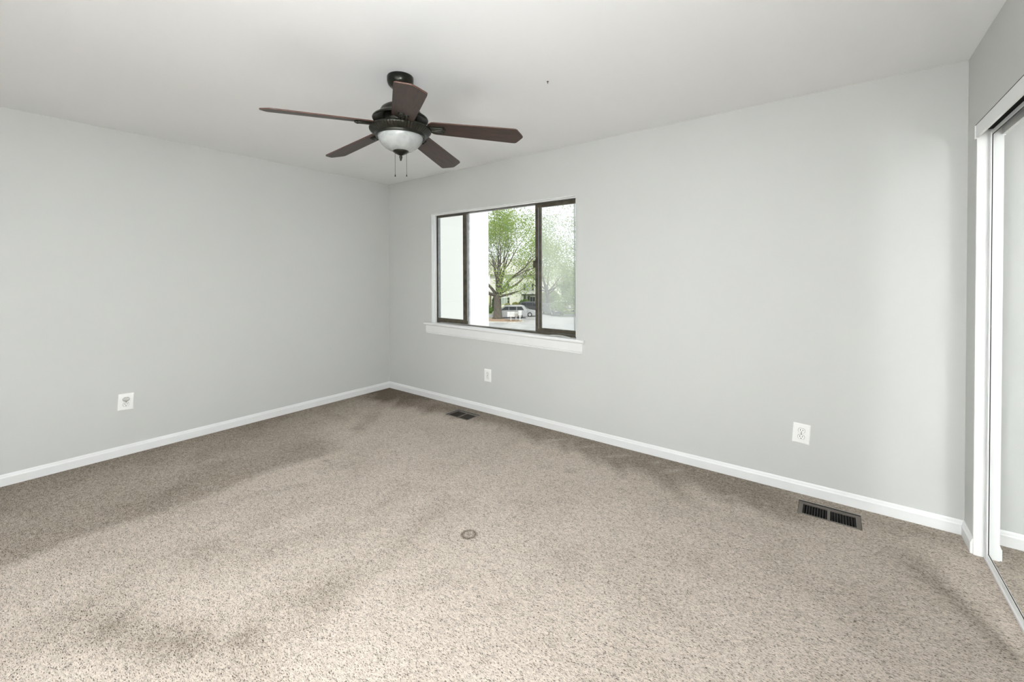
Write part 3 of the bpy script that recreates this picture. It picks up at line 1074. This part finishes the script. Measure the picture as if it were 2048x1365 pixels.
# --- shrubs
def shrub(label, r, d, rad, h, leafm, seed, n=900, size=0.1, name='shrub'):
    rng = random.Random(seed)
    t = thing(name, label, 'shrub', street(r, d, GZ + 0.05), 0, 'shrubs in front of the town houses')
    MB().blob((0, 0, h * 0.45), (rad * 0.8, rad * 0.8, h * 0.46), seed, 0.3).build('foliage_core', leafm, t)
    lf = MB()
    for _ in range(n):
        dv = Vector((rng.gauss(0, 1), rng.gauss(0, 1), rng.gauss(0, 1))).normalized() * rng.uniform(0.85, 1.08)
        p = Vector((dv.x * rad, dv.y * rad, max(0.03, h * 0.5 + dv.z * h * 0.5)))
        u = Vector((rng.uniform(-1, 1), rng.uniform(-1, 1), rng.uniform(-1, 1))).normalized() * size * rng.uniform(.6, 1.3)
        w = u.orthogonal() * 0.7
        lf.add([p - u, p + w, p + u, p - w], [(0, 1, 2, 3)])
    lf.build('leaves', leafm, t)
    MB().tube([(0, 0, -0.1), (0, 0, h * 0.4)], 0.05, 6).build('stem', BARK, t)
    return t


shrub('large bright green shrub in front of the porch windows', 2.1, 69.5, 1.0, 1.75, LEAF_GREEN, 1)
shrub('golden shrub left of the large bright green one', 0.55, 69, 0.65, 1.35, LEAF_GOLD, 2, 700)
shrub('small olive shrub below the white house wall', -0.75, 69, 0.5, 1.2, LEAF_GOLD, 3, 500)
shrub('maroon shrub right of the large bright green one', 3.95, 69.5, 0.75, 1.35, LEAF_RED, 4, 700)
shrub('low clipped green shrub at the foot of the brown porch post', -3.6, 64.5, 0.65, 0.95, LEAF_GREEN, 5, 600)
shrub('dark narrow evergreen shrub beside the tree trunk', -2.75, 66, 0.38, 2.5, LEAF_DARK, 6, 700)
shrub('pale rounded shrub behind the hazy pane above the car roofs', 6.3, 70, 1.6, 3.3, LEAF_PALE, 7, 1500, 0.14)


# --- town houses
def house(label, r0, r1, d, depth, eave, ridge, wins, gable_front, m=SIDING, extra=None):
    w = r1 - r0
    t = thing('town_house', label, 'house', street((r0 + r1) / 2, d, GZ), YAW, 'town houses across the parking court')
    e, rd = eave - GZ, ridge - GZ
    b = MB()
    if gable_front:
        b.extrude([(-w / 2, 0), (w / 2, 0), (w / 2, e), (0, rd), (-w / 2, e)], 1, 0, depth)
    else:
        b.extrude([(0, 0), (depth, 0), (depth, e), (depth / 2, rd), (0, e)], 0, -w / 2, w / 2)
    b.build('walls', m, t)
    rf = MB()
    if gable_front:
        for s in (-1, 1):
            sl = (rd - e) / (w / 2)
            x0, x1 = s * (w / 2 + 0.4), 0.0
            rf.add([(x0, -0.4, e - 0.4 * sl + .05), (x1, -0.4, rd + .05), (x1, depth + .4, rd + .05), (x0, depth + .4, e - 0.4 * sl + .05),
                    (x0, -0.4, e - 0.4 * sl + .30), (x1, -0.4, rd + .30), (x1, depth + .4, rd + .30), (x0, depth + .4, e - 0.4 * sl + .30)],
                   [(0, 1, 2, 3), (7, 6, 5, 4), (0, 4, 5, 1), (1, 5, 6, 2), (2, 6, 7, 3), (3, 7, 4, 0)])
    else:
        sl = (rd - e) / (depth / 2)
        for (y0, y1) in ((-0.4, depth / 2), (depth + 0.4, depth / 2)):
            ze = e - 0.4 * sl
            rf.add([(-w / 2 - .3, y0, ze + .03), (w / 2 + .3, y0, ze + .03), (w / 2 + .3, y1, rd + .03), (-w / 2 - .3, y1, rd + .03),
                    (-w / 2 - .3, y0, ze + .2), (w / 2 + .3, y0, ze + .2), (w / 2 + .3, y1, rd + .2), (-w / 2 - .3, y1, rd + .2)],
                   [(0, 1, 2, 3), (7, 6, 5, 4), (0, 4, 5, 1), (1, 5, 6, 2), (2, 6, 7, 3), (3, 7, 4, 0)])
    rf.build('roof', ROOF, t)
    for (x, z, ww, hh, gm, sh) in wins:
        f = MB()
        f.box((x - ww / 2 - .07, -0.07, z - hh / 2 - .07), (x + ww / 2 + .07, 0.02, z + hh / 2 + .07))
        fo = f.build('window', TRIMOUT, t)
        g = MB()
        g.box((x - ww / 2, -0.09, z - hh / 2), (x - 0.03, -0.03, z + hh / 2)).box((x + 0.03, -0.09, z - hh / 2), (x + ww / 2, -0.03, z + hh / 2))
        g.build('pane', gm, fo)
        for s in sh:
            MB().box((x + s * (ww / 2 + .10), -0.10, z - hh / 2), (x + s * (ww / 2 + .45), 0.0, z + hh / 2)).build('shutter', SHUTTER, t)
    if extra:
        extra(t)
    return t


def porch(t):
    MB().box((1.1, -1.2, 2.25), (3.9, 0.0, 2.45)).build('porch_roof', SHUTTER, t)
    MB().box((1.55, -0.06, 0.25), (1.85, 0.0, 2.2)).build('door', SHUTTER, t)
    MB().box((2.35, -0.10, 1.85), (2.6, 0.0, 2.15)).build('porch_lamp', SHUTTER, t)
    for x in (1.15, 3.75):
        MB().box((x, -1.15, 0.0), (x + 0.12, -1.03, 2.27)).build('porch_post', TRIMOUT, t)


house('white town house with a dark porch roof behind the big tree', -4.0, 5.2, 76, 9, 1.6, 4.2,
      [(-2.0, 1.25, 0.95, 1.15, WINPALE, (1,)), (3.1, 1.35, 0.9, 1.15, WINDARK, (-1, 1)), (2.4, 3.75, 0.9, 1.2, WINPALE, (-1, 1)), (-2.0, 3.75, 0.9, 1.2, WINPALE, (-1, 1))], False, extra=porch)


def sideporch(t):
    MB().box((1.0, -1.3, 2.55), (4.75, 0.0, 2.85)).build('porch_roof', BROWNWOOD, t)
    MB().box((4.35, -1.25, 0.0), (4.62, -1.0, 2.6)).build('porch_post', BROWNWOOD, t)
    MB().box((1.2, -0.08, 0.1), (2.2, 0.0, 2.2)).build('door', BROWNWOOD, t)


house('cream town house with a brown porch post at the edge of the white wing', -11.4, -4.7, 71, 9, 1.4, 4.0,
      [(-1.0, 1.3, 1.0, 1.2, WINPALE, ()), (1.6, 3.8, 0.9, 1.2, WINPALE, ())], False, extra=sideporch)
house('white gabled town house behind the hazy pane', 6.6, 13.2, 92, 10, 0.9, 4.4,
      [(-1.6, 1.7, 1.0, 1.4, WINDARK, ()), (1.4, 1.7, 1.0, 1.4, WINDARK, ()), (0.6, 3.9, 0.9, 1.2, WINPALE, (-1, 1))], True)
house('second gabled town house at the right edge of the hazy pane', 14.8, 21.4, 97, 10, 0.9, 4.6,
      [(-1.6, 1.7, 1.0, 1.4, WINDARK, ()), (0.0, 3.9, 1.0, 1.2, WINPALE, ())], True)


# --- parked cars
def paint(name, c):
    return mat(name, c, 0.28, 0.35, var=0.03, vscale=2)


def car(label, r, d, rot, L_, kind, paintm):
    t = thing('car', label, 'car', street(r, d, GZ), YAW + rot, 'cars parked in the court')
    h = L_ / 2
    if kind == 'van':
        low = [(-h, 0.34), (-h + .05, 0.75), (-h + .25, 0.95), (-h + 1.15, 1.08), (h - .25, 1.10), (h - .06, 1.0), (h, 0.5), (h - .05, 0.3)]
        cab = [(-h + 0.95, 1.06), (-h + 1.75, 1.66), (-h + 2.2, 1.72), (h - .75, 1.72), (h - .35, 1.62), (h - .12, 1.08)]
        glass = [(-h + 1.22, 1.12), (-h + 1.80, 1.58), (h - .72, 1.60), (h - .42, 1.14)]
        cuts = (-h + 2.3, -h + 3.35)
        wx, wr = (-h + .9, h - .95), 0.33
    elif kind == 'sedan':
        low = [(-h, 0.35), (-h + .03, 0.72), (-h + .2, 0.90), (-h + 1.0, 0.97), (h - 1.2, 0.93), (h - .25, 0.78), (h, 0.58), (h - .04, 0.28)]
        cab = [(-h + 0.55, 0.94), (-h + 1.25, 1.36), (-h + 1.75, 1.43), (-h + 2.5, 1.41), (h - 1.15, 0.94)]
        glass = [(-h + 0.95, 1.0), (-h + 1.38, 1.31), (-h + 2.42, 1.33), (h - 1.50, 0.99)]
        cuts = (-h + 1.75,)
        wx, wr = (-h + .9, h - .85), 0.32
    else:
        low = [(-h, 0.4), (-h + .04, 0.85), (-h + .2, 1.02), (h - 1.2, 1.02), (h - .2, 0.90), (h, 0.6), (h - .05, 0.35)]
        cab = [(-h + .08, 1.0), (-h + .38, 1.55), (-h + .8, 1.66), (h - 2.0, 1.62), (h - 1.15, 1.0)]
        glass = [(-h + .36, 1.08), (-h + .55, 1.50), (h - 2.05, 1.52), (h - 1.48, 1.06)]
        cuts = (-h + 1.3, -h + 2.3)
        wx, wr = (-h + .85, h - .85), 0.36
    hw = 0.88
    b = MB()
    b.extrude(low, 1, -hw, hw, True)
    n = len(cab)     # cabin narrows to the roof
    zb, zt = min(p[1] for p in cab), max(p[1] for p in cab)
    vs = []
    for s in (-1, 1):
        for (x, z) in cab:
            vs.append((x, s * (hw - 0.03 - 0.17 * (z - zb) / (zt - zb)), z))
    fs = [tuple(range(n)), tuple(range(2 * n - 1, n - 1, -1))] + [(i, (i + 1) % n, n + (i + 1) % n, n + i) for i in range(n)]
    b.add(vs, fs)
    b.build('body', paintm, t, bevel=0.03)
    for s in (-1, 1):
        g = MB()
        xs = [glass[0][0]] + list(cuts) + [glass[3][0]]

        def zrange(x):
            def seg(p, q):
                return p[1] + (q[1] - p[1]) * max(0, min(1, (x - p[0]) / (q[0] - p[0])))
            top = seg(glass[0], glass[1]) if x < glass[1][0] else (seg(glass[1], glass[2]) if x < glass[2][0] else seg(glass[2], glass[3]))
            return seg(glass[0], glass[3]), top
        for i in range(len(xs) - 1):
            knots = sorted([xs[i] + .03] + [k[0] for k in glass[1:3] if xs[i] + .03 < k[0] < xs[i + 1] - .03] + [xs[i + 1] - .03])
            poly = [(x, zrange(x)[0]) for x in knots] + [(x, zrange(x)[1]) for x in reversed(knots)]
            m_ = len(poly)
            v2 = []
            for off in (0.012, -0.02):
                for (x, z) in poly:
                    v2.append((x, s * (hw - 0.03 - 0.17 * (z - zb) / (zt - zb) + off), z))
            g.add(v2, [tuple(range(m_)), tuple(range(2 * m_ - 1, m_ - 1, -1))] + [(k, (k + 1) % m_, m_ + (k + 1) % m_, m_ + k) for k in range(m_)])
        g.build('side_window', CARGLASS, t)
    # windscreen and rear window
    for (p, q) in ((cab[0], cab[1]), (cab[-1], cab[-2])):
        g = MB()
        a_ = Vector((p[0], 0, p[1])).lerp(Vector((q[0], 0, q[1])), 0.14)
        b_2 = Vector((p[0], 0, p[1])).lerp(Vector((q[0], 0, q[1])), 0.90)
        nrm = Vector((-(b_2.z - a_.z), 0, b_2.x - a_.x)).normalized() * 0.015
        if nrm.z < 0:
            nrm = -nrm
        vs = []
        for o_ in (nrm, -nrm):
            vs += [a_ + o_ + Vector((0, -.72, 0)), a_ + o_ + Vector((0, .72, 0)), b_2 + o_ + Vector((0, .62, 0)), b_2 + o_ + Vector((0, -.62, 0))]
        g.add(vs, [(0, 1, 2, 3), (7, 6, 5, 4), (0, 4, 5, 1), (1, 5, 6, 2), (2, 6, 7, 3), (3, 7, 4, 0)])
        g.build('windscreen', CARGLASS, t)
    for x in wx:
        for s in (-1, 1):
            wm = MB()
            pr_ = [(wr * .62, -.1), (wr * .95, -.11), (wr, -.07), (wr, .07), (wr * .95, .11), (wr * .62, .1)]
            seg_ = 20
            vs = [(x + rr * math.cos(2 * PI * k / seg_), s * (hw - .06) + yy, wr + rr * math.sin(2 * PI * k / seg_)) for rr, yy in pr_ for k in range(seg_)]
            fs = [(j * seg_ + k, j * seg_ + (k + 1) % seg_, (j + 1) * seg_ + (k + 1) % seg_, (j + 1) * seg_ + k) for j in range(len(pr_) - 1) for k in range(seg_)]
            wm.add(vs, fs, True)
            wo = wm.build('wheel', TYRE, t)
            hm = MB()
            hm.extrude([(x + wr * .64 * math.cos(2 * PI * k / seg_), wr + wr * .64 * math.sin(2 * PI * k / seg_)) for k in range(seg_)], 1, s * (hw + .01), s * (hw - .09))
            hm.build('hubcap', HUBCAP, wo)
    for s in (-1, 1):
        x0 = -h if kind != 'van' else h
        MB().box((x0 - .02, s * .60, .66), (x0 + .10 * (1 if x0 < 0 else -1), s * .86, .90)).build('tail_lamp', REDLAMP, t)
        x0 = h if kind != 'van' else -h
        MB().box((x0 + (-.16 if x0 > 0 else .02), s * .52, .58), (x0 + (-.02 if x0 > 0 else .16), s * .85, .76)).build('head_lamp', CLEARLAMP, t)
    return t


SILVER = paint('silver_paint', (0.45, 0.46, 0.47))
SILVER2 = paint('pale_silver_paint', (0.52, 0.54, 0.56))
CHARCOAL = paint('charcoal_paint', (0.10, 0.10, 0.12))
GREY = paint('grey_paint', (0.17, 0.175, 0.19))
WHITECAR = paint('white_paint', (0.70, 0.70, 0.70))
car('silver minivan parked behind the big tree trunk', -0.35, 57.6, 0.0, 4.75, 'van', SILVER)
car('silver sedan with its front wheel beside the mailboxes', 1.25, 60.0, -0.12, 4.4, 'sedan', SILVER2)
car('dark car behind the silver sedan, mostly hidden', 3.4, 66.5, -0.3, 4.5, 'suv', CHARCOAL)
car('grey car just behind the dark window stile in the hazy pane', 5.9, 62.0, -1.1, 4.4, 'suv', GREY)
car('white car nose-out beyond the grey car in the hazy pane', 8.2, 67.5, -1.1, 4.5, 'suv', WHITECAR)
car('white car partly hidden at the right edge of the hazy pane', 10.4, 70.0, -0.9, 4.4, 'sedan', WHITECAR)


# --- mailbox cluster
def mailbox(label, r, d, w, h, z0, m):
    t = thing('mailbox', label, 'mailbox', street(r, d, GZ + 0.15), YAW, 'mailbox cluster on the kerb')
    MB().box((-0.05, -0.05, 0.0), (0.05, 0.05, z0)).build('post', TRIMOUT, t)
    MB().box((-w / 2, -0.22, z0), (w / 2, 0.22, z0 + h)).build('box', TRIMOUT, t, bevel=0.02)
    dm = MB()
    nx = max(1, round(w / 0.3))
    for i in range(nx):
        for j in range(2):
            dm.box((-w / 2 + .03 + i * (w - .06) / nx + .01, -0.235, z0 + .03 + j * (h - .06) / 2 + .01), (-w / 2 + .03 + (i + 1) * (w - .06) / nx - .01, -0.21, z0 + .03 + (j + 1) * (h - .06) / 2 - .01))
    dm.build('door', m, t)


mailbox('wide white mailbox unit, first of the cluster by the tree', -0.15, 52.6, 0.92, 0.60, 0.50, TRIMOUT)
mailbox('middle mailbox of the cluster, with a greyish front', 0.50, 53.0, 0.45, 0.46, 0.52, KERB)
mailbox('tall narrow white mailbox at the outer end of the cluster', 0.98, 52.6, 0.42, 0.62, 0.66, TRIMOUT)
